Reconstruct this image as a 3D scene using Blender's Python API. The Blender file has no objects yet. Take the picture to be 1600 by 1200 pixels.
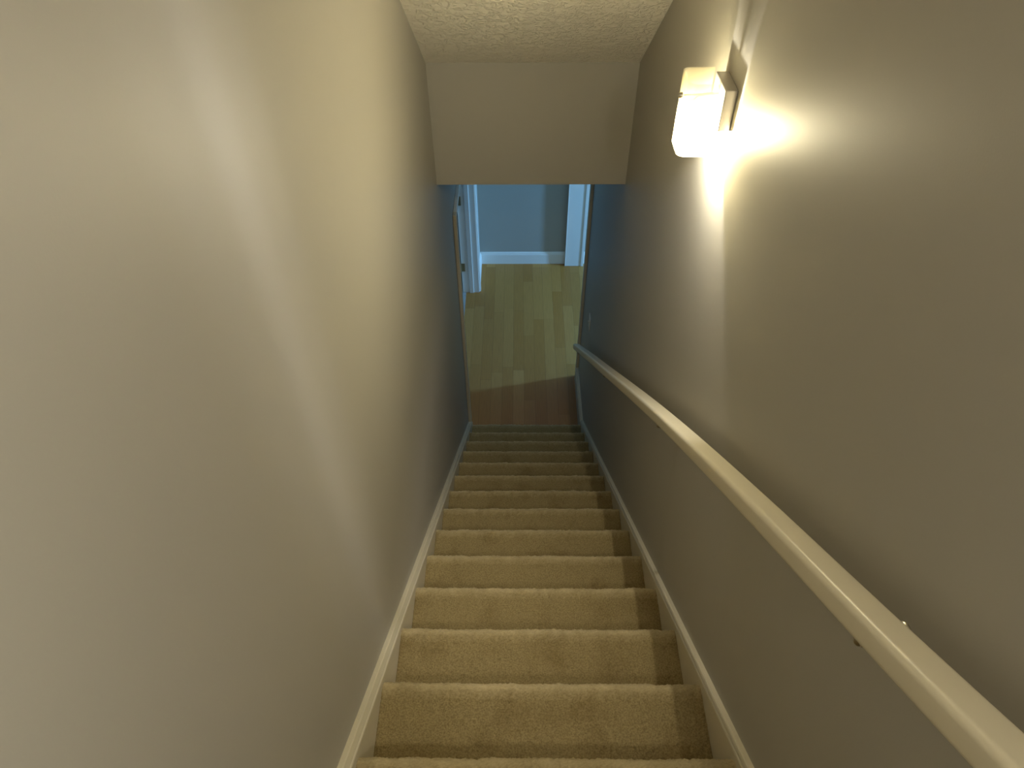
import bpy, bmesh, math, random
from mathutils import Vector, Matrix
import numpy as np

random.seed(4)
S = bpy.context.scene
COL = S.collection

# ------------------------------------------------------------------ camera
ZF = 4.3783                       # height of the camera above the lower hall floor
cam_d = bpy.data.cameras.new('camera')
cam = bpy.data.objects.new('camera', cam_d)
COL.objects.link(cam)
cam_d.sensor_fit = 'HORIZONTAL'
cam_d.sensor_width = 36.0
cam_d.lens = 1103.0 / 1600.0 * 36.0
cam_d.clip_start = 0.02
th, ya, ro = math.radians(46.2277), math.radians(0.7889), math.radians(-0.558)
R_ = Vector((math.cos(ya), math.sin(ya), 0))
Fh = Vector((-math.sin(ya), math.cos(ya), 0))
Z_ = Vector((0, 0, 1))
D_ = Fh * math.cos(th) - Z_ * math.sin(th)
U_ = Fh * math.sin(th) + Z_ * math.cos(th)
R2 = R_ * math.cos(ro) + U_ * math.sin(ro)
U2 = -R_ * math.sin(ro) + U_ * math.cos(ro)
m = Matrix((R2, U2, -D_)).transposed().to_4x4()
m.translation = Vector((0, 0, ZF))
cam.matrix_world = m
S.camera = cam

# ------------------------------------------------------------------ view / world
S.view_settings.view_transform = 'Standard'
S.view_settings.look = 'None'
S.view_settings.gamma = 1.0
S.view_settings.use_curve_mapping = False
S.view_settings.exposure = 0.33
w = bpy.data.worlds.new('world')
S.world = w
w.use_nodes = True
w.node_tree.nodes['Background'].inputs[0].default_value = (0.25, 0.55, 1.0, 1)
w.node_tree.nodes['Background'].inputs[1].default_value = 1.0

SCONCE_W = 14.5
DAY_W = 165.0
DAY_COL = (0.18, 0.49, 0.98)
BULB_COL = (1.0, 0.935, 0.77)

def light(name, kind, loc, power, color, **kw):
    d = bpy.data.lights.new(name, kind)
    d.energy = power
    d.color = color
    for k, v in kw.items():
        setattr(d, k, v)
    o = bpy.data.objects.new(name, d)
    o.location = loc
    COL.objects.link(o)
    return o

# daylight coming through the narrow window of the adjoining room
day = light('window_daylight', 'AREA', (3.93, 5.05, 1.25), DAY_W, DAY_COL,
            shape='RECTANGLE', size=1.5, size_y=0.22)
# area light faces its -Z : turn it to -X ; size(x) runs along world Z
day.matrix_world = Matrix(((0, 0, 1, 3.93), (0, 1, 0, 5.05), (-1, 0, 0, 1.25), (0, 0, 0, 1)))

# added fill light behind the camera for the near steps and left wall
land = light('landing_fill', 'AREA', (0.40, -0.50, ZF + 0.35), 14.5, (1.0, 0.93, 0.78), shape='DISK', size=0.18)
land.rotation_euler = Vector((-1.0, 0.25, -0.35)).to_track_quat('-Z', 'Y').to_euler()

# ------------------------------------------------------------------ materials
def new_mat(name):
    mt = bpy.data.materials.new(name)
    mt.use_nodes = True
    nt = mt.node_tree
    return mt, nt, nt.nodes['Principled BSDF']

def N(nt, typ, **kw):
    n = nt.nodes.new(typ)
    for k, v in kw.items():
        setattr(n, k, v)
    return n

def paint(name, col, rough=0.45, spec=0.5, bump_scale=260, bump=0.06, dist=0.002, var=0.03):
    mt, nt, b = new_mat(name)
    L = nt.links.new
    tc = N(nt, 'ShaderNodeTexCoord')
    n1 = N(nt, 'ShaderNodeTexNoise')
    n1.inputs['Scale'].default_value = bump_scale
    n1.inputs['Detail'].default_value = 3
    L(tc.outputs['Object'], n1.inputs['Vector'])
    bp = N(nt, 'ShaderNodeBump')
    bp.inputs['Strength'].default_value = bump
    bp.inputs['Distance'].default_value = dist
    L(n1.outputs['Fac'], bp.inputs['Height'])
    L(bp.outputs['Normal'], b.inputs['Normal'])
    n2 = N(nt, 'ShaderNodeTexNoise')
    n2.inputs['Scale'].default_value = 1.7
    n2.inputs['Detail'].default_value = 4
    L(tc.outputs['Object'], n2.inputs['Vector'])
    mx = N(nt, 'ShaderNodeMix', data_type='RGBA')
    mx.inputs[6].default_value = (*[c * (1 - var) for c in col], 1)
    mx.inputs[7].default_value = (*[min(1, c * (1 + var)) for c in col], 1)
    L(n2.outputs['Fac'], mx.inputs[0])
    L(mx.outputs[2], b.inputs['Base Color'])
    b.inputs['Roughness'].default_value = rough
    b.inputs['Specular IOR Level'].default_value = spec
    return mt

M = {}
M['wall'] = paint('greige_wall_paint', (0.40, 0.38, 0.33), 0.5, 0.4)
M['white'] = paint('white_trim_paint', (0.82, 0.80, 0.74), 0.35, 0.5, 90, 0.05)
M['skirt'] = paint('skirt_paint', (0.64, 0.585, 0.45), 0.4, 0.45, 60, 0.12, 0.003)
M['rail'] = paint('rail_paint', (0.74, 0.675, 0.52), 0.34, 0.5, 120, 0.04)
M['ceil'] = paint('textured_ceiling', (0.84, 0.79, 0.68), 0.85, 0.2, 38, 0.65, 0.008, 0.06)
_nt = M['ceil'].node_tree
_n = [n for n in _nt.nodes if n.type == 'TEX_NOISE' and abs(n.inputs['Scale'].default_value - 38) < .1][0]
_n.inputs['Detail'].default_value = 6
_n.inputs['Distortion'].default_value = 1.2
_bp = [n for n in _nt.nodes if n.type == 'BUMP'][0]
_rp = _nt.nodes.new('ShaderNodeValToRGB')
_rp.color_ramp.elements[0].position = 0.46
_rp.color_ramp.elements[1].position = 0.60
_nt.links.new(_n.outputs['Fac'], _rp.inputs[0])
_nt.links.new(_rp.outputs[0], _bp.inputs['Height'])
M['plate'] = paint('satin_metal', (0.55, 0.52, 0.47), 0.3, 0.5, 30, 0.0)
M['plate'].node_tree.nodes['Principled BSDF'].inputs['Metallic'].default_value = 0.55
M['nickel'] = paint('brushed_nickel', (0.60, 0.56, 0.48), 0.28, 0.5, 200, 0.03)
M['nickel'].node_tree.nodes['Principled BSDF'].inputs['Metallic'].default_value = 1.0
M['brass'] = paint('aged_brass', (0.38, 0.31, 0.17), 0.4, 0.5, 200, 0.03)
M['brass'].node_tree.nodes['Principled BSDF'].inputs['Metallic'].default_value = 0.8
M['plastic'] = paint('ivory_plastic', (0.62, 0.62, 0.58), 0.3, 0.5, 50, 0.0)
M['socket'] = paint('white_socket', (0.8, 0.78, 0.72), 0.5, 0.5, 50, 0.0)
M['dim'] = paint('darkened_side_room_paint', (0.20, 0.18, 0.15), 0.6, 0.3)  # wall colour darkened to cut blue light bouncing out of the side room
M['concrete'] = paint('hidden_slab', (0.3, 0.3, 0.3), 0.8)

def carpet_mat(name, c0, c1):
    mt, nt, b = new_mat(name)
    L = nt.links.new
    tc = N(nt, 'ShaderNodeTexCoord')
    fine = N(nt, 'ShaderNodeTexNoise')
    fine.inputs['Scale'].default_value = 230
    fine.inputs['Detail'].default_value = 4
    fine.inputs['Roughness'].default_value = 0.7
    L(tc.outputs['Object'], fine.inputs['Vector'])
    rp = N(nt, 'ShaderNodeValToRGB')
    rp.color_ramp.elements[0].position = 0.33
    rp.color_ramp.elements[0].color = (*c0, 1)
    rp.color_ramp.elements[1].position = 0.62
    rp.color_ramp.elements[1].color = (*c1, 1)
    L(fine.outputs['Fac'], rp.inputs[0])
    big = N(nt, 'ShaderNodeTexNoise')
    big.inputs['Scale'].default_value = 8.5
    big.inputs['Detail'].default_value = 3
    L(tc.outputs['Object'], big.inputs['Vector'])
    rb = N(nt, 'ShaderNodeValToRGB')
    rb.color_ramp.elements[0].position = 0.30
    rb.color_ramp.elements[0].color = (0.80, 0.77, 0.72, 1)
    rb.color_ramp.elements[1].position = 0.50
    rb.color_ramp.elements[1].color = (1, 1, 1, 1)
    L(big.outputs['Fac'], rb.inputs[0])
    mu = N(nt, 'ShaderNodeMix', data_type='RGBA', blend_type='MULTIPLY')
    mu.inputs[0].default_value = 1
    L(rp.outputs[0], mu.inputs[6])
    L(rb.outputs[0], mu.inputs[7])
    # paler colour where the carpet is bent over each step edge
    at = N(nt, 'ShaderNodeAttribute', attribute_name='edge_pale')
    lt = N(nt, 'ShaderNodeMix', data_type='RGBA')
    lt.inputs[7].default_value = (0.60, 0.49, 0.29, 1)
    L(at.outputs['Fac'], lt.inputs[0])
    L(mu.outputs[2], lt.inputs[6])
    L(lt.outputs[2], b.inputs['Base Color'])
    b.inputs['Roughness'].default_value = 0.95
    b.inputs['Specular IOR Level'].default_value = 0.1
    b.inputs['Sheen Weight'].default_value = 1.0
    b.inputs['Sheen Roughness'].default_value = 0.3
    b.inputs['Sheen Tint'].default_value = (0.9, 0.8, 0.55, 1)
    bp = N(nt, 'ShaderNodeBump')
    bp.inputs['Strength'].default_value = 0.7
    bp.inputs['Distance'].default_value = 0.004
    L(fine.outputs['Fac'], bp.inputs['Height'])
    L(bp.outputs['Normal'], b.inputs['Normal'])
    return mt
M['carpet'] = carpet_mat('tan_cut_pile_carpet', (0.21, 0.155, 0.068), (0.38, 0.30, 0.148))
M['carpet_grey'] = carpet_mat('pale_carpet', (0.35, 0.35, 0.34), (0.5, 0.5, 0.48))

def wood_mat():
    mt, nt, b = new_mat('three_strip_laminate')
    L = nt.links.new
    def mth(op, a, bb=None):
        n = N(nt, 'ShaderNodeMath', operation=op)
        for i, v in enumerate((a, bb)):
            if v is None: continue
            if isinstance(v, (int, float)): n.inputs[i].default_value = v
            else: L(v, n.inputs[i])
        return n.outputs[0]
    tc = N(nt, 'ShaderNodeTexCoord')
    sp = N(nt, 'ShaderNodeSeparateXYZ')
    L(tc.outputs['Object'], sp.inputs[0])
    WD, LN = 0.094, 0.80
    xr = mth('DIVIDE', mth('ADD', sp.outputs[0], 10.012), WD)
    row = mth('FLOOR', xr)
    wn = N(nt, 'ShaderNodeTexWhiteNoise', noise_dimensions='1D')
    L(row, wn.inputs['W'])
    yr = mth('ADD', mth('DIVIDE', sp.outputs[1], LN), mth('MULTIPLY', wn.outputs['Value'], 7.0))
    colm = mth('FLOOR', yr)
    cb = N(nt, 'ShaderNodeCombineXYZ')
    L(row, cb.inputs[0]); L(colm, cb.inputs[1])
    w2 = N(nt, 'ShaderNodeTexWhiteNoise', noise_dimensions='3D')
    L(cb.outputs[0], w2.inputs['Vector'])
    rc = N(nt, 'ShaderNodeValToRGB')
    rc.color_ramp.elements[0].color = (0.42, 0.18, 0.036, 1)
    rc.color_ramp.elements[1].color = (0.56, 0.28, 0.078, 1)
    L(w2.outputs['Value'], rc.inputs[0])
    fx = mth('FRACT', xr); fy = mth('FRACT', yr)
    ex = mth('LESS_THAN', mth('MINIMUM', fx, mth('SUBTRACT', 1.0, fx)), 0.010)
    ey = mth('LESS_THAN', mth('MINIMUM', fy, mth('SUBTRACT', 1.0, fy)), 0.0012)
    seam = mth('MAXIMUM', ex, ey)
    m2 = N(nt, 'ShaderNodeMapping')
    m2.inputs['Scale'].default_value = (60, 3.5, 1)
    L(tc.outputs['Object'], m2.inputs['Vector'])
    g = N(nt, 'ShaderNodeTexNoise')
    g.inputs['Scale'].default_value = 2
    g.inputs['Detail'].default_value = 5
    L(m2.outputs[0], g.inputs['Vector'])
    rg = N(nt, 'ShaderNodeValToRGB')
    rg.color_ramp.elements[0].color = (0.80, 0.76, 0.70, 1)
    rg.color_ramp.elements[1].color = (1.1, 1.1, 1.1, 1)
    L(g.outputs['Fac'], rg.inputs[0])
    mu = N(nt, 'ShaderNodeMix', data_type='RGBA', blend_type='MULTIPLY')
    mu.inputs[0].default_value = 1
    L(rc.outputs[0], mu.inputs[6]); L(rg.outputs[0], mu.inputs[7])
    ms = N(nt, 'ShaderNodeMix', data_type='RGBA')
    L(mth('MULTIPLY', seam, 0.55), ms.inputs[0])
    L(mu.outputs[2], ms.inputs[6])
    ms.inputs[7].default_value = (0.12, 0.05, 0.015, 1)
    L(ms.outputs[2], b.inputs['Base Color'])
    b.inputs['Roughness'].default_value = 0.40
    b.inputs['Specular IOR Level'].default_value = 0.45
    return mt
M['wood'] = wood_mat()

def shade_mat():
    mt, nt, b = new_mat('amber_frosted_glass')
    L = nt.links.new
    nt.nodes.remove(b)
    out = nt.nodes['Material Output']
    tr = N(nt, 'ShaderNodeBsdfTransparent'); tr.inputs[0].default_value = (1.0, 0.985, 0.89, 1)
    tl = N(nt, 'ShaderNodeBsdfTranslucent'); tl.inputs[0].default_value = (0.95, 0.85, 0.55, 1)
    df = N(nt, 'ShaderNodeBsdfDiffuse'); df.inputs[0].default_value = (0.85, 0.78, 0.55, 1)
    gl = N(nt, 'ShaderNodeBsdfGlossy'); gl.inputs[1].default_value = 0.15
    a = N(nt, 'ShaderNodeMixShader'); a.inputs[0].default_value = 0.35
    L(tl.outputs[0], a.inputs[1]); L(df.outputs[0], a.inputs[2])
    c = N(nt, 'ShaderNodeMixShader'); c.inputs[0].default_value = 0.16
    L(tr.outputs[0], c.inputs[1]); L(a.outputs[0], c.inputs[2])
    c.inputs[0].default_value = 0.13
    d = N(nt, 'ShaderNodeMixShader'); d.inputs[0].default_value = 0.05
    L(c.outputs[0], d.inputs[1]); L(gl.outputs[0], d.inputs[2])
    L(d.outputs[0], out.inputs[0])
    return mt, c
M['shade'], SHADE_MIX = shade_mat()
SHADE_MIX.inputs[0].default_value = 0.30

def clear_mat(name, col=(0.98, 0.98, 0.98), gloss=0.05, rough=0.03):
    mt, nt, b = new_mat(name)
    L = nt.links.new
    nt.nodes.remove(b)
    tr = N(nt, 'ShaderNodeBsdfTransparent'); tr.inputs[0].default_value = (*col, 1)
    gl = N(nt, 'ShaderNodeBsdfGlossy'); gl.inputs[1].default_value = rough
    a = N(nt, 'ShaderNodeMixShader'); a.inputs[0].default_value = gloss
    L(tr.outputs[0], a.inputs[1]); L(gl.outputs[0], a.inputs[2])
    L(a.outputs[0], nt.nodes['Material Output'].inputs[0])
    return mt
M['clear'] = clear_mat('clear_glass')
M['pane'] = clear_mat('window_pane')

def bulb_mat():
    mt, nt, b = new_mat('glowing_bulb')
    L = nt.links.new
    nt.nodes.remove(b)
    tr = N(nt, 'ShaderNodeBsdfTransparent')
    em = N(nt, 'ShaderNodeEmission'); em.inputs[0].default_value = (1, 0.85, 0.58, 1); em.inputs[1].default_value = 60
    a = N(nt, 'ShaderNodeMixShader'); a.inputs[0].default_value = 0.25
    L(tr.outputs[0], a.inputs[1]); L(em.outputs[0], a.inputs[2])
    L(a.outputs[0], nt.nodes['Material Output'].inputs[0])
    return mt
M['bulb'] = bulb_mat()

# ------------------------------------------------------------------ mesh helpers
def link(name, verts, faces, mat, parent=None, smooth=False, loc=None, mats=None, fm=None):
    me = bpy.data.meshes.new(name)
    if loc is not None:
        verts = [(v[0] - loc[0], v[1] - loc[1], v[2] - loc[2]) for v in verts]
    me.from_pydata(verts, [], faces)
    me.materials.append(M[mat])
    for k in (mats or []):
        me.materials.append(M[k])
    if fm:
        for p, i in zip(me.polygons, fm):
            p.material_index = i
    bm = bmesh.new(); bm.from_mesh(me)
    bmesh.ops.recalc_face_normals(bm, faces=bm.faces)
    bm.to_mesh(me); bm.free()
    if smooth:
        for p in me.polygons:
            p.use_smooth = True
    o = bpy.data.objects.new(name, me)
    COL.objects.link(o)
    if loc is not None:
        o.location = loc
    if parent:
        o.parent = parent
        o.matrix_parent_inverse = Matrix.Translation(-parent.location)
    return o

def box_vf(x0, x1, y0, y1, z0, z1):
    v = [(x0, y0, z0), (x1, y0, z0), (x1, y1, z0), (x0, y1, z0),
         (x0, y0, z1), (x1, y0, z1), (x1, y1, z1), (x0, y1, z1)]
    f = [(0, 3, 2, 1), (4, 5, 6, 7), (0, 1, 5, 4), (1, 2, 6, 5), (2, 3, 7, 6), (3, 0, 4, 7)]
    return v, f

def boxes(name, lst, mat, parent=None, bevel=0.0, loc=None):
    V, F = [], []
    for b in lst:
        v, f = box_vf(*b)
        F += [tuple(i + len(V) for i in q) for q in f]
        V += v
    o = link(name, V, F, mat, parent, loc=loc)
    if bevel:
        md = o.modifiers.new('bevel', 'BEVEL'); md.width = bevel; md.segments = 3
        md.limit_method = 'ANGLE'
    return o

def prism_x(name, prof, x0, x1, mat, parent=None, loc=None, bevel=0.0):
    """prof: list of (y, z); extruded from x0 to x1"""
    n = len(prof)
    V = [(x0, y, z) for y, z in prof] + [(x1, y, z) for y, z in prof]
    F = [tuple(range(n)), tuple(range(2 * n - 1, n - 1, -1))]
    F += [(i, (i + 1) % n, n + (i + 1) % n, n + i) for i in range(n)]
    o = link(name, V, F, mat, parent, loc=loc)
    if bevel:
        md = o.modifiers.new('bevel', 'BEVEL'); md.width = bevel; md.segments = 2
        md.limit_method = 'ANGLE'
    return o

def struct(o):
    o['kind'] = 'structure'
    return o

def thing(name, loc, label, cat, group=None):
    o = bpy.data.objects.new(name, None)
    o.empty_display_size = 0.05
    o.location = loc
    COL.objects.link(o)
    o['label'] = label; o['category'] = cat
    if group: o['group'] = group
    return o

def sweep(name, pts, rings, mat, parent=None, cap=True, smooth=True):
    """rings: list (same length as pts) of lists of 3D points"""
    n = len(rings[0])
    V = [p for r in rings for p in r]
    F = []
    for i in range(len(rings) - 1):
        for j in range(n):
            k = (j + 1) % n
            F.append((i * n + j, i * n + k, (i + 1) * n + k, (i + 1) * n + j))
    if cap:
        F.append(tuple(range(n)))
        F.append(tuple(range((len(rings) - 1) * n, len(rings) * n)))
    o = link(name, V, F, mat, parent, smooth=smooth)
    if smooth:
        md = o.modifiers.new('split', 'EDGE_SPLIT'); md.split_angle = math.radians(50)
    return o

def tube(name, pts, rad, mat, parent=None, n=16):
    pts = [Vector(p) for p in pts]
    if not isinstance(rad, (list, tuple)): rad = [rad] * len(pts)
    rings = []
    for i, p in enumerate(pts):
        a = pts[max(0, i - 1)]; b = pts[min(len(pts) - 1, i + 1)]
        t = (b - a).normalized() if (b - a).length > 1e-9 else Vector((0, 0, 1))
        ref = Vector((0, 0, 1)) if abs(t.z) < 0.9 else Vector((0, 1, 0))
        u = t.cross(ref).normalized(); v = t.cross(u)
        rings.append([tuple(p + (u * math.cos(2 * math.pi * k / n) + v * math.sin(2 * math.pi * k / n)) * rad[i]) for k in range(n)])
    return sweep(name, pts, rings, mat, parent)

def lathe_z(name, prof, cx, cy, mat, parent=None, n=28):
    """prof: (radius, z)"""
    rings = [[(cx + r * math.cos(2 * math.pi * k / n), cy + r * math.sin(2 * math.pi * k / n), z) for k in range(n)] for r, z in prof]
    return sweep(name, None, rings, mat, parent)

# ------------------------------------------------------------------ dimensions (camera-relative z turned into height above hall floor)
XL, XR = -0.392, 0.508            # stairwell wall faces
Y0, ZN = 0.493, ZF - 1.7153        # first visible nosing
RISE, RUN = 0.1906, 0.2384
SL = RISE / RUN
NS = 14                            # steps 0..13
nz = lambda k: (Y0 + k * RUN, ZN - k * RISE)
YH, ZH0, ZH1 = 3.020, ZF - 1.7756, ZF - 1.2047    # header face, underside, top
YF = 5.915                         # far wall of the hall
YLC, YRC = 3.65, 4.295              # where the stair side walls end
T = 0.115
ZUP = ZN + RISE                    # upper floor
ZCU = ZUP + 2.44                   # upper ceiling
YUC = YH - (ZCU - ZH1) / SL        # where the sloped ceiling meets the flat one
YB = -1.6

# ------------------------------------------------------------------ shell
def wall_poly(name, x0, x1, prof, mat='wall'):
    return struct(prism_x(name, prof, x0, x1, mat))

wall_poly('wall_left', XL - T, XL, [(YB, ZUP - 0.2), (Y0, ZUP - 0.4), (YLC - 0.2, -0.02), (YLC, -0.02), (YLC, ZH0 + 0.3), (YH, ZH1 + 0.2), (YUC, ZCU + 0.1), (YB, ZCU + 0.1)])
wall_poly('wall_right', XR, XR + T, [(YB, ZUP - 0.2), (Y0, ZUP - 0.4), (YLC - 0.2, -0.02), (YRC, -0.02), (YRC, ZH0 + 0.3), (YH, ZH1 + 0.2), (YUC, ZCU + 0.1), (YB, ZCU + 0.1)])
struct(boxes('wall_back', [(XL - T, XR + T, YB - 0.1, YB, ZUP - 0.2, ZCU + 0.1)], 'wall'))
# header: vertical face above the lower hall opening
struct(boxes('wall_header', [(XL, XR, YH, YH + T, ZH0, ZH1 + 0.15)], 'wall'))
# sloped ceiling over the stairs and flat ceiling over the landing
struct(prism_x('ceiling_stair', [(YH, ZH1), (YUC, ZCU), (YUC, ZCU + 0.1), (YH, ZH1 + 0.12)], XL, XR, 'ceil'))
struct(boxes('ceiling_landing', [(XL, XR, YB, YUC, ZCU, ZCU + 0.1)], 'ceil'))
struct(boxes('floor_landing', [(XL, XR, YB, nz(-1)[0] - 0.02, ZUP - 0.19, ZUP)], 'carpet'))

# lower hall, adjoining room (right), side room (left)
XE, YS, XW = 4.0, 3.0, -2.6
struct(boxes('floor_hall', [(-0.515, XE, YLC - 0.10, YF + 0.1, -0.06, 0.0), (XR + T, XE, YS, YLC - 0.10, -0.06, 0.0)], 'wood'))
struct(boxes('floor_side_room', [(XW, -0.515, YS, YF + 0.1, -0.06, 0.003)], 'carpet_grey'))
struct(boxes('floor_under_stair', [(-0.515, XR + T, 3.0, YLC - 0.10, -0.06, -0.001)], 'concrete'))
struct(boxes('ceiling_hall', [(XW, XE, YH + T, YF + 0.1, ZH0, ZH0 + 0.1)], 'ceil'))
struct(boxes('wall_far', [(-0.50, XE, YF, YF + T, 0, ZH0)], 'wall'))
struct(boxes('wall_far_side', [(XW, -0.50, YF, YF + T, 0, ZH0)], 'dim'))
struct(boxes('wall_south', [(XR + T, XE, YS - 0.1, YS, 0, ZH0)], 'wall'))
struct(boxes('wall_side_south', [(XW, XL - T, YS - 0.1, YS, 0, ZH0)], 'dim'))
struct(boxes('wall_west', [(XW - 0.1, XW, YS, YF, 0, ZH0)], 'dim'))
# east wall with a narrow window opening
WY0, WY1, WZ0, WZ1 = 4.91, 5.19, 0.45, 2.05
struct(boxes('wall_east', [(XE, XE + 0.1, YS, WY0, 0, ZH0), (XE, XE + 0.1, WY1, YF, 0, ZH0),
                           (XE, XE + 0.1, WY0, WY1, 0, WZ0), (XE, XE + 0.1, WY0, WY1, WZ1, ZH0)], 'wall'))
wf = struct(boxes('window_1', [(XE + 0.0, XE + 0.06, WY0, WY0 + 0.02, WZ0, WZ1), (XE, XE + 0.06, WY1 - 0.02, WY1, WZ0, WZ1),
                               (XE, XE + 0.06, WY0 + 0.02, WY1 - 0.02, WZ0, WZ0 + 0.02), (XE, XE + 0.06, WY0 + 0.02, WY1 - 0.02, WZ1 - 0.02, WZ1)], 'white'))
boxes('pane', [(XE + 0.028, XE + 0.032, WY0 + 0.02, WY1 - 0.02, WZ0 + 0.02, WZ1 - 0.02)], 'pane', wf)

# doorway in the left wall: head, wall beyond, jamb, casing, open door leaf
DY1 = 5.44
DH = 2.02
JX = -0.545
hallL = struct(boxes('wall_hall_left', [(XL - T, XL, DY1 + 0.02, YF, 0, ZH0), (XL - T, XL, YLC, DY1 + 0.02, DH + 0.02, ZH0)], 'wall'))
d1 = bpy.data.objects.new('door_1', None); d1.location = (XL, DY1, 0); COL.objects.link(d1); d1['kind'] = 'structure'
boxes('door_jamb', [(JX, XL + 0.004, DY1, DY1 + 0.02, 0, DH + 0.02), (JX, XL + 0.004, YLC, DY1, DH, DH + 0.02)], 'white', d1)
boxes('door_stop', [(-0.478, -0.440, DY1 - 0.011, DY1, 0, DH)], 'white', d1, bevel=0.002)
# casing on the hall face of the far jamb: stepped profile
boxes('door_casing', [(XL, XL + 0.012, DY1 + 0.006, DY1 + 0.066, 0, DH + 0.07), (XL + 0.012, XL + 0.020, DY1 + 0.014, DY1 + 0.060, 0, DH + 0.066),
                      (XL, XL + 0.020, YLC + 0.004, DY1 + 0.006, DH - 0.01, DH + 0.03)], 'white', d1, bevel=0.003)
leaf = boxes('door_leaf', [(JX - 0.80, JX - 0.012, DY1 - 0.037, DY1 - 0.002, 0.012, DH - 0.004)], 'white', d1, bevel=0.002)
for zc in (0.30, 1.02, 1.80):
    h = boxes('hinge', [(JX - 0.001, JX + 0.034, DY1 - 0.0025, DY1 + 0.001, zc - 0.045, zc + 0.045)], 'brass', d1)
    tube('hinge_pin', [(JX - 0.004, DY1 - 0.012, zc - 0.05), (JX - 0.004, DY1 - 0.012, zc + 0.05)], 0.007, 'brass', h, 12)

# corner casings at both wall ends
def corner_trim(name, xa, xb, y, h):
    return struct(boxes(name, [(xa, xb, y - 0.040, y + 0.004, 0.0, h)], 'skirt', bevel=0.004))
corner_trim('trim_1', XL, XL + 0.022, YLC, DH + 0.03)
corner_trim('trim_2', XR - 0.022, XR, YRC, ZH0)

# baseboards
def baseboard(name, x0, x1, y0, y1, axis, h=0.14, t=0.014, side=-1):
    if axis == 'x':   # runs along x on plane y1, projecting to -y
        prof = [(y1, 0), (y1 - t, 0), (y1 - t, h - 0.03), (y1 - t * 0.75, h - 0.022), (y1 - t * 0.6, h - 0.012), (y1 - t * 0.25, h - 0.003), (y1, h)]
        return struct(prism_x(name, prof, x0, x1, 'white'))
    prof = [(0, 0), (t, 0), (t, h - 0.03), (t * 0.75, h - 0.022), (t * 0.6, h - 0.012), (t * 0.25, h - 0.003), (0, h)]
    n = len(prof)
    V = [(x0 + side * a, y0, z) for a, z in prof] + [(x0 + side * a, y1, z) for a, z in prof]
    F = [tuple(range(n)), tuple(range(2 * n - 1, n - 1, -1))] + [(i, (i + 1) % n, n + (i + 1) % n, n + i) for i in range(n)]
    return struct(link(name, V, F, 'white'))
baseboard('baseboard_far', XL, 0.467, 0, YF, 'x')
baseboard('baseboard_far_right', 0.652, XE, 0, YF, 'x')
baseboard('baseboard_hall_left', XL, 0, DY1 + 0.068, YF - 0.014, 'y', side=1)

# white boxed post standing against the far wall
post = struct(boxes('trim_3', [(0.476, 0.652, YF - 0.052, YF, 0, ZH0)], 'white', bevel=0.003))
boxes('edge_bead', [(0.467, 0.476, YF - 0.055, YF - 0.040, 0, ZH0)], 'white', post, bevel=0.003)
boxes('edge_bead', [(0.630, 0.655, YF - 0.058, YF - 0.050, 0, ZH0)], 'white', post, bevel=0.002)

# ------------------------------------------------------------------ skirt boards along the stairs
def skirt(name, xw, s, t):
    """sloped board with a moulded top that levels out into a baseboard at the bottom"""
    hb = 0.140
    def top(y):
        return max(hb, ZN + 0.0137 - (y - Y0) * SL)
    # point where the slope meets the level baseboard
    ybend = Y0 + (ZN + 0.0137 - hb) / SL
    yend = YLC - 0.040 if s > 0 else YRC - 0.040
    ys = [-0.2, Y0, 1.5, 2.5]
    ys += [ybend]
    if yend > ybend + 0.01: ys.append(yend)
    else: ys[-1] = yend
    # cross-section (offset from wall, drop below top) - small rounded cap, groove, ridge
    cs = [(0.0, 0.0), (0.010, -0.0005), (0.0135, -0.0035), (0.017, -0.0025), (t - 0.004, 0.0), (t - 0.0012, -0.0015), (t, -0.005)]
    rings = []
    for y in ys:
        zt = top(y)
        if y < 0: zt = top(y)
        zb = max(0.0, zt - 0.45) if y > Y0 else zt - 0.45
        r = [(xw + s * a, y, zt + b) for a, b in cs]
        r += [(xw + s * t, y, zb), (xw, y, zb)]
        rings.append(r)
    n = len(rings[0]); V = [p for r in rings for p in r]; F = []
    for i in range(len(rings) - 1):
        for j in range(n):
            k = (j + 1) % n
            F.append((i * n + j, i * n + k, (i + 1) * n + k, (i + 1) * n + j))
    F.append(tuple(range(n))); F.append(tuple(range((len(rings) - 1) * n, len(rings) * n)))
    return struct(link(name, V, F, 'skirt'))
skirt('baseboard_left', XL, 1, 0.031)
skirt('baseboard_right', XR, -1, 0.027)

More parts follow.
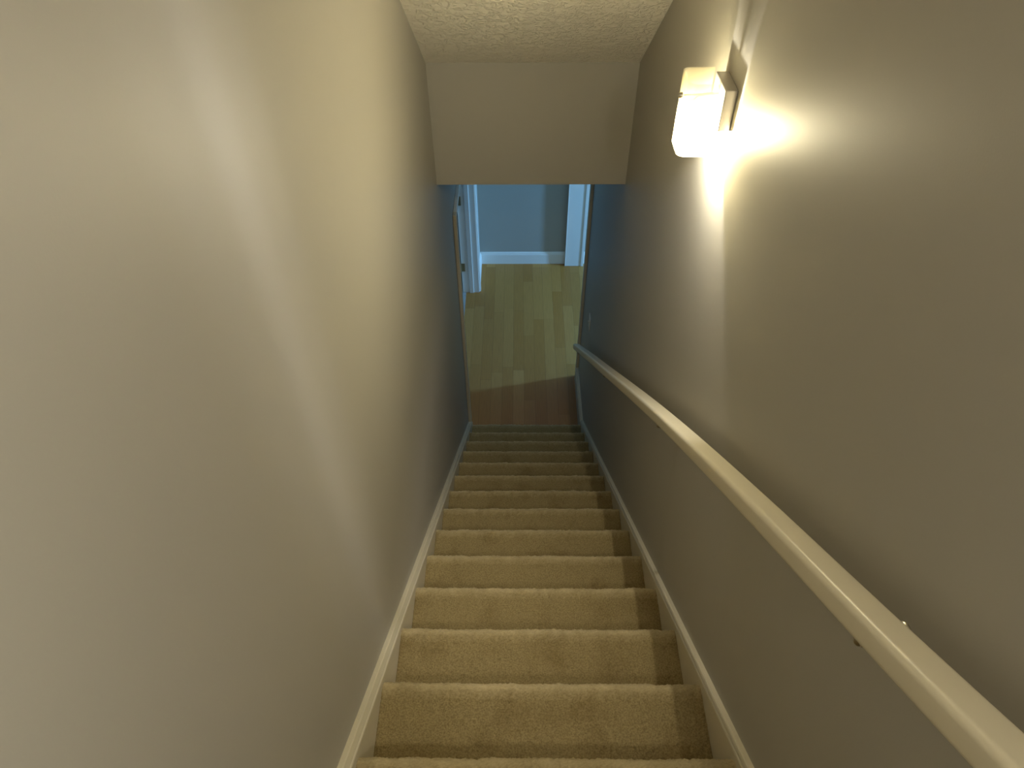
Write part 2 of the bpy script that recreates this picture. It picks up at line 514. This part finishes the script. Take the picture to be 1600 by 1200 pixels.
# ------------------------------------------------------------------ carpeted staircase
CX0, CX1 = XL + 0.031, XR - 0.027
stair = thing('carpeted_staircase', (0.06, nz(13)[0], 0.0), 'straight flight of stairs in tan cut-pile carpet between the two skirt boards', 'stairs')
rng = np.random.default_rng(3)
def step_mesh(k):
    yn, zt = nz(k)
    yb = nz(k - 1)[0] - 0.022
    zb = nz(k + 1)[1] if k < NS - 1 else 0.0
    r = 0.030
    d = 0.0045 if k < 5 else 0.008
    prof = []
    n1 = int((yn - r - yb) / d)
    for i in range(n1):
        prof.append((yb + (yn - r - yb) * i / n1, zt, 0, 1))
    na = int(math.pi * r / d * 1.3)
    for i in range(na + 1):
        a = math.pi / 2 - (math.pi * 0.92) * i / na
        prof.append((yn - r + r * math.cos(a), zt - r + r * math.sin(a), math.cos(a), math.sin(a)))
    yr = yn - 0.022
    zs = zt - 2 * r - 0.006
    n2 = int((zs - zb) / 0.012)
    for i in range(n2 + 1):
        prof.append((yr, zs + (zb - zs) * i / n2, 1, 0))
    P = np.array(prof)
    nx = int((CX1 - CX0) / d)
    xs = np.linspace(CX0, CX1, nx)
    nP = len(P)
    jit = rng.normal(0, 0.0011, (nx, nP))
    # gentle unevenness of the pile along the edge
    lf = np.interp(xs, np.linspace(CX0, CX1, 26), rng.normal(0, 0.0011, 26))
    lf2 = np.interp(xs, np.linspace(CX0, CX1, 90), rng.normal(0, 0.0006, 90))
    h = jit + (lf + lf2)[:, None]
    h[:, 0] = 0; h[:, -1] = 0
    X = np.repeat(xs[:, None], nP, 1)
    Y = P[None, :, 0] + h * P[None, :, 2]
    Z = P[None, :, 1] + h * P[None, :, 3]
    Z = np.maximum(Z, zb)
    V = np.stack([X, Y, Z], -1).reshape(-1, 3)
    base = len(V)
    idx = np.arange(nx * nP).reshape(nx, nP)
    q = np.stack([idx[:-1, :-1], idx[1:, :-1], idx[1:, 1:], idx[:-1, 1:]], -1).reshape(-1, 4)
    V = V.tolist() + [(CX0, yb, zb), (CX1, yb, zb)]
    F = [tuple(a) for a in q.tolist()]
    F.append(tuple(idx[0, :].tolist()) + (base,))
    F.append(tuple(idx[-1, ::-1].tolist()) + (base + 1,))
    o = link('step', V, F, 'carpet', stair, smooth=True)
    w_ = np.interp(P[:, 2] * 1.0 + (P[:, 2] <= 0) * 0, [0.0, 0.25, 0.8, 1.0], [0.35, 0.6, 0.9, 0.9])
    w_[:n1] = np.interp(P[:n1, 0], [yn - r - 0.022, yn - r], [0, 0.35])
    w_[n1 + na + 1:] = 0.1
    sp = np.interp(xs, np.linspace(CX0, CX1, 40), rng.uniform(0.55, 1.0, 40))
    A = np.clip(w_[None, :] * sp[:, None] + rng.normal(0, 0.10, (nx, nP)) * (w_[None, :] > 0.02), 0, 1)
    att = o.data.attributes.new('edge_pale', 'FLOAT', 'POINT')
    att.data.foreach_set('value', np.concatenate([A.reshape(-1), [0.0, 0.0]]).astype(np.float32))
    return o
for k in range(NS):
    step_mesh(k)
# brushed metal reducer where the lowest tread's carpet is finished off at the edge
yn, zt = nz(13)
# ------------------------------------------------------------------ handrail
rail_t = thing('handrail', (XR - 0.072, 0.3, ZF - 0.8), 'long cream painted wooden handrail sloping down the right-hand wall', 'handrail')
hp = [(-0.35, -0.545), (0.0, -0.540), (0.264, -0.533), (0.365, -0.5295), (0.599, -0.515), (0.80, -0.506), (1.071, -0.497), (1.3, -0.4935), (1.524, -0.493), (1.8, -0.4965), (2.1, -0.503), (2.469, -0.512), (3.0, -0.521), (3.591, -0.529), (3.81, -0.531)]
def rail_h(y): return float(np.interp(y, [a for a, b in hp], [b for a, b in hp]))
def smooth_h(y): return sum(rail_h(y + d) for d in (-0.15, -0.08, 0, 0.08, 0.15)) / 5
ys = list(np.linspace(-0.30, 3.795, 60))
prof = []
W2, H2 = 0.0235, 0.0215
def rr(cx, cy, r, a0, a1, n=7):
    return [(cx + r * math.cos(math.radians(a0 + (a1 - a0) * i / (n - 1))), cy + r * math.sin(math.radians(a0 + (a1 - a0) * i / (n - 1)))) for i in range(n)]
prof += rr(W2 - 0.008, H2 - 0.008, 0.008, 0, 90)
prof += rr(-W2 + 0.010, H2 - 0.010, 0.010, 90, 180)
prof += rr(-W2 + 0.014, -H2 + 0.014, 0.014, 180, 270)
prof += rr(W2 - 0.014, -H2 + 0.014, 0.014, 270, 360)
sn = math.hypot(1, SL)
nrm = Vector((0, SL / sn, 1 / sn))
rings = []
def rail_c(y):
    xo = 0.072 + 0.012 * max(0, (y - 3.0) / 0.8)
    return Vector((XR - xo, y, ZF + smooth_h(y) - SL * y))
tang = Vector((0, 1 / sn, -SL / sn))
def ring(c, sc=1.0):
    return [tuple(c + Vector((1, 0, 0)) * (a * sc) + nrm * (b * sc)) for a, b in prof]
c0 = rail_c(ys[0]); rings.append(ring(c0 - tang * 0.008, 0.7)); rings.append(ring(c0 - tang * 0.003, 0.93))
for y in ys: rings.append(ring(rail_c(y)))
c1 = rail_c(ys[-1]); rings.append(ring(c1 + tang * 0.005, 0.93)); rings.append(ring(c1 + tang * 0.010, 0.7))
sweep('rail', None, rings, 'rail', rail_t)
for yb in (0.405, 1.45, 2.55, 3.70):
    c = rail_c(yb)
    under = c - nrm * (H2 + 0.001)
    wz = under.z - 0.036
    br = tube('rail_bracket', [(XR - 0.006, yb, wz), (XR - 0.022, yb, wz - 0.006), (XR - 0.045, yb, wz - 0.004), (c.x, under.y, under.z - 0.018), (c.x, under.y, under.z - 0.002)], [0.009, 0.0085, 0.008, 0.006, 0.007], 'nickel', rail_t, 14)
    rz = [(XR, 0.021), (XR - 0.003, 0.021), (XR - 0.006, 0.018), (XR - 0.009, 0.010)]
    rg = [[(x, yb + r * math.cos(2 * math.pi * k / 24), wz + r * math.sin(2 * math.pi * k / 24)) for k in range(24)] for x, r in rz]
    sweep('mounting_disc', None, rg, 'nickel', br)
    boxes('saddle', [(c.x - 0.007, c.x + 0.007, under.y - 0.014, under.y + 0.014, under.z - 0.0035, under.z - 0.0005)], 'nickel', br).rotation_euler = (0, 0, 0)

# ------------------------------------------------------------------ wall sconce
SYC = 1.675
sc_t = thing('wall_sconce', (XR, SYC, ZF - 0.76), 'lit wall sconce with amber frosted glass shade and square metal plate on right-hand wall', 'wall lamp')
zc = lambda z: ZF + z
boxes('backplate', [(XR - 0.030, XR, 1.62, 1.73, zc(-0.812), zc(-0.712))], 'plate', sc_t, bevel=0.0025)
# U-shaped glass shade, open at the top, bottom and towards the wall
def shade():
    t = 0.004
    path = []
    xa, xb, ya_, yb_, r = 0.393, 0.466, 1.625, 1.725, 0.020
    path.append((xb, ya_))
    for i in range(1, 8): path.append((xb + (xa + r - xb) * i / 8, ya_))
    for i in range(0, 49):
        a = math.radians(270 - 90 * i / 48); path.append((xa + r + r * math.cos(a), ya_ + r + r * math.sin(a)))
    for i in range(1, 8): path.append((xa, ya_ + r + (yb_ - ya_ - 2 * r) * i / 8))
    for i in range(0, 13):
        a = math.radians(180 - 90 * i / 12); path.append((xa + r + r * math.cos(a), yb_ - r + r * math.sin(a)))
    for i in range(1, 9): path.append((xa + r + (xb + 0.006 - xa - r) * i / 8, yb_))
    n = len(path)
    cx, cy = 0.44, SYC
    inner = []
    for i, (x, y) in enumerate(path):
        a = path[max(0, i - 1)]; b = path[min(n - 1, i + 1)]
        tx, ty = b[0] - a[0], b[1] - a[1]; l = math.hypot(tx, ty)
        nx_, ny_ = -ty / l, tx / l
        if (cx - x) * nx_ + (cy - y) * ny_ < 0: nx_, ny_ = -nx_, -ny_
        inner.append((x + nx_ * t, y + ny_ * t))
    z0, z1 = zc(-0.880), zc(-0.700)
    V = []
    for (x, y) in path: V += [(x, y, z0), (x, y, z1)]
    for (x, y) in inner: V += [(x, y, z0), (x, y, z1)]
    F, fm = [], []
    o = 2 * n
    def isclear(i):
        x, y = path[i]; x2, y2 = path[i + 1]
        ang = math.degrees(math.atan2(0.5 * (y + y2) - SYC, 0.5 * (x + x2) - 0.422))
        return CLEAR_A0 < ang < CLEAR_A1
    for i in range(n - 1):
        c = 1 if isclear(i) else 0
        a, b = 2 * i, 2 * i + 2
        F.append((a, b, b + 1, a + 1)); fm.append(c)
        F.append((o + a, o + a + 1, o + b + 1, o + b)); fm.append(c)
        F.append((a + 1, b + 1, o + b + 1, o + a + 1)); fm.append(1)
        F.append((a, o + a, o + b, b)); fm.append(1)
    F.append((0, 1, o + 1, o)); fm.append(1)
    e = 2 * n - 2
    F.append((e, o + e, o + e + 1, e + 1)); fm.append(1)
    return link('glass_shade', V, F, 'shade', sc_t, mats=['clear'], fm=fm)
CLEAR_A0, CLEAR_A1 = -139.6, -135.6  # clear strip added at the shade corner to throw the left wall streak
shade()
# lamp holder arm, socket, bulb, finial
BX, BZ = 0.422, zc(-0.838)
arm = tube('holder_arm', [(XR - 0.030, SYC, zc(-0.745)), (0.452, SYC, zc(-0.745)), (0.430, SYC, zc(-0.749)), (BX, SYC, zc(-0.762))], 0.005, 'nickel', sc_t, 12)
lathe_z('socket', [(0.004, zc(-0.757)), (0.014, zc(-0.760)), (0.0155, zc(-0.768)), (0.0155, zc(-0.792)), (0.012, zc(-0.798))], BX, SYC, 'socket', sc_t)
def collar_mat():
    mt, nt, b = new_mat('milky_dimming_collar')
    L = nt.links.new
    tr = N(nt, 'ShaderNodeBsdfTransparent')
    b.inputs['Base Color'].default_value = (0.8, 0.78, 0.72, 1)
    a = N(nt, 'ShaderNodeMixShader'); a.inputs[0].default_value = 0.42
    L(tr.outputs[0], a.inputs[1]); L(b.outputs[0], a.inputs[2])
    L(a.outputs[0], nt.nodes['Material Output'].inputs[0])
    return mt
M['collar'] = collar_mat()
blb = lathe_z('bulb', [(0.008, zc(-0.798)), (0.010, zc(-0.806)), (0.0135, zc(-0.822)), (0.0145, zc(-0.838)), (0.013, zc(-0.853)), (0.008, zc(-0.864)), (0.001, zc(-0.868))], BX, SYC, 'bulb', sc_t)
lathe_z('dimming_collar', [(0.0125, zc(-0.798)), (0.0150, zc(-0.804)), (0.0155, zc(-0.811)), (0.0140, zc(-0.8115))], BX, SYC, 'collar', blb)  # unseen collar added to dim the light going up the wall
rod = tube('finial', [(0.452, SYC, zc(-0.745)), (0.397, SYC, zc(-0.747))], 0.003, 'nickel', sc_t, 10)
tube('finial_cap', [(0.3925, SYC, zc(-0.747)), (0.388, SYC, zc(-0.747)), (0.383, SYC, zc(-0.747))], [0.008, 0.008, 0.006], 'nickel', rod, 18)
lamp = light('sconce_light', 'POINT', (BX, SYC, BZ), SCONCE_W, BULB_COL, shadow_soft_size=0.006)
lamp.parent = sc_t
lamp.matrix_parent_inverse = Matrix.Translation(-sc_t.location)
# added spot in the bulb: brightens the stairwell without overlighting its own wall
fwd = light('sconce_forward_fill', 'SPOT', (BX, SYC, BZ), 26.0, BULB_COL, shadow_soft_size=0.0010, spot_size=math.radians(165), spot_blend=0.6)
fwd.rotation_euler = Vector((-1.0, 0.0, -0.25)).to_track_quat('-Z', 'Y').to_euler()
fwd.parent = sc_t
fwd.matrix_parent_inverse = Matrix.Translation(-sc_t.location)

# ------------------------------------------------------------------ light switch on the right wall near the bottom
sw = thing('light_switch', (XR, 3.80, ZF - 3.33), 'small pale light switch plate low on right-hand wall above the handrail end', 'light switch')
sz = ZF - 3.33
boxes('switch_plate', [(XR - 0.006, XR, 3.765, 3.837, sz - 0.058, sz + 0.058)], 'plastic', sw, bevel=0.002)
boxes('toggle', [(XR - 0.016, XR - 0.005, 3.797, 3.805, sz - 0.003, sz + 0.012)], 'plastic', sw, bevel=0.001)
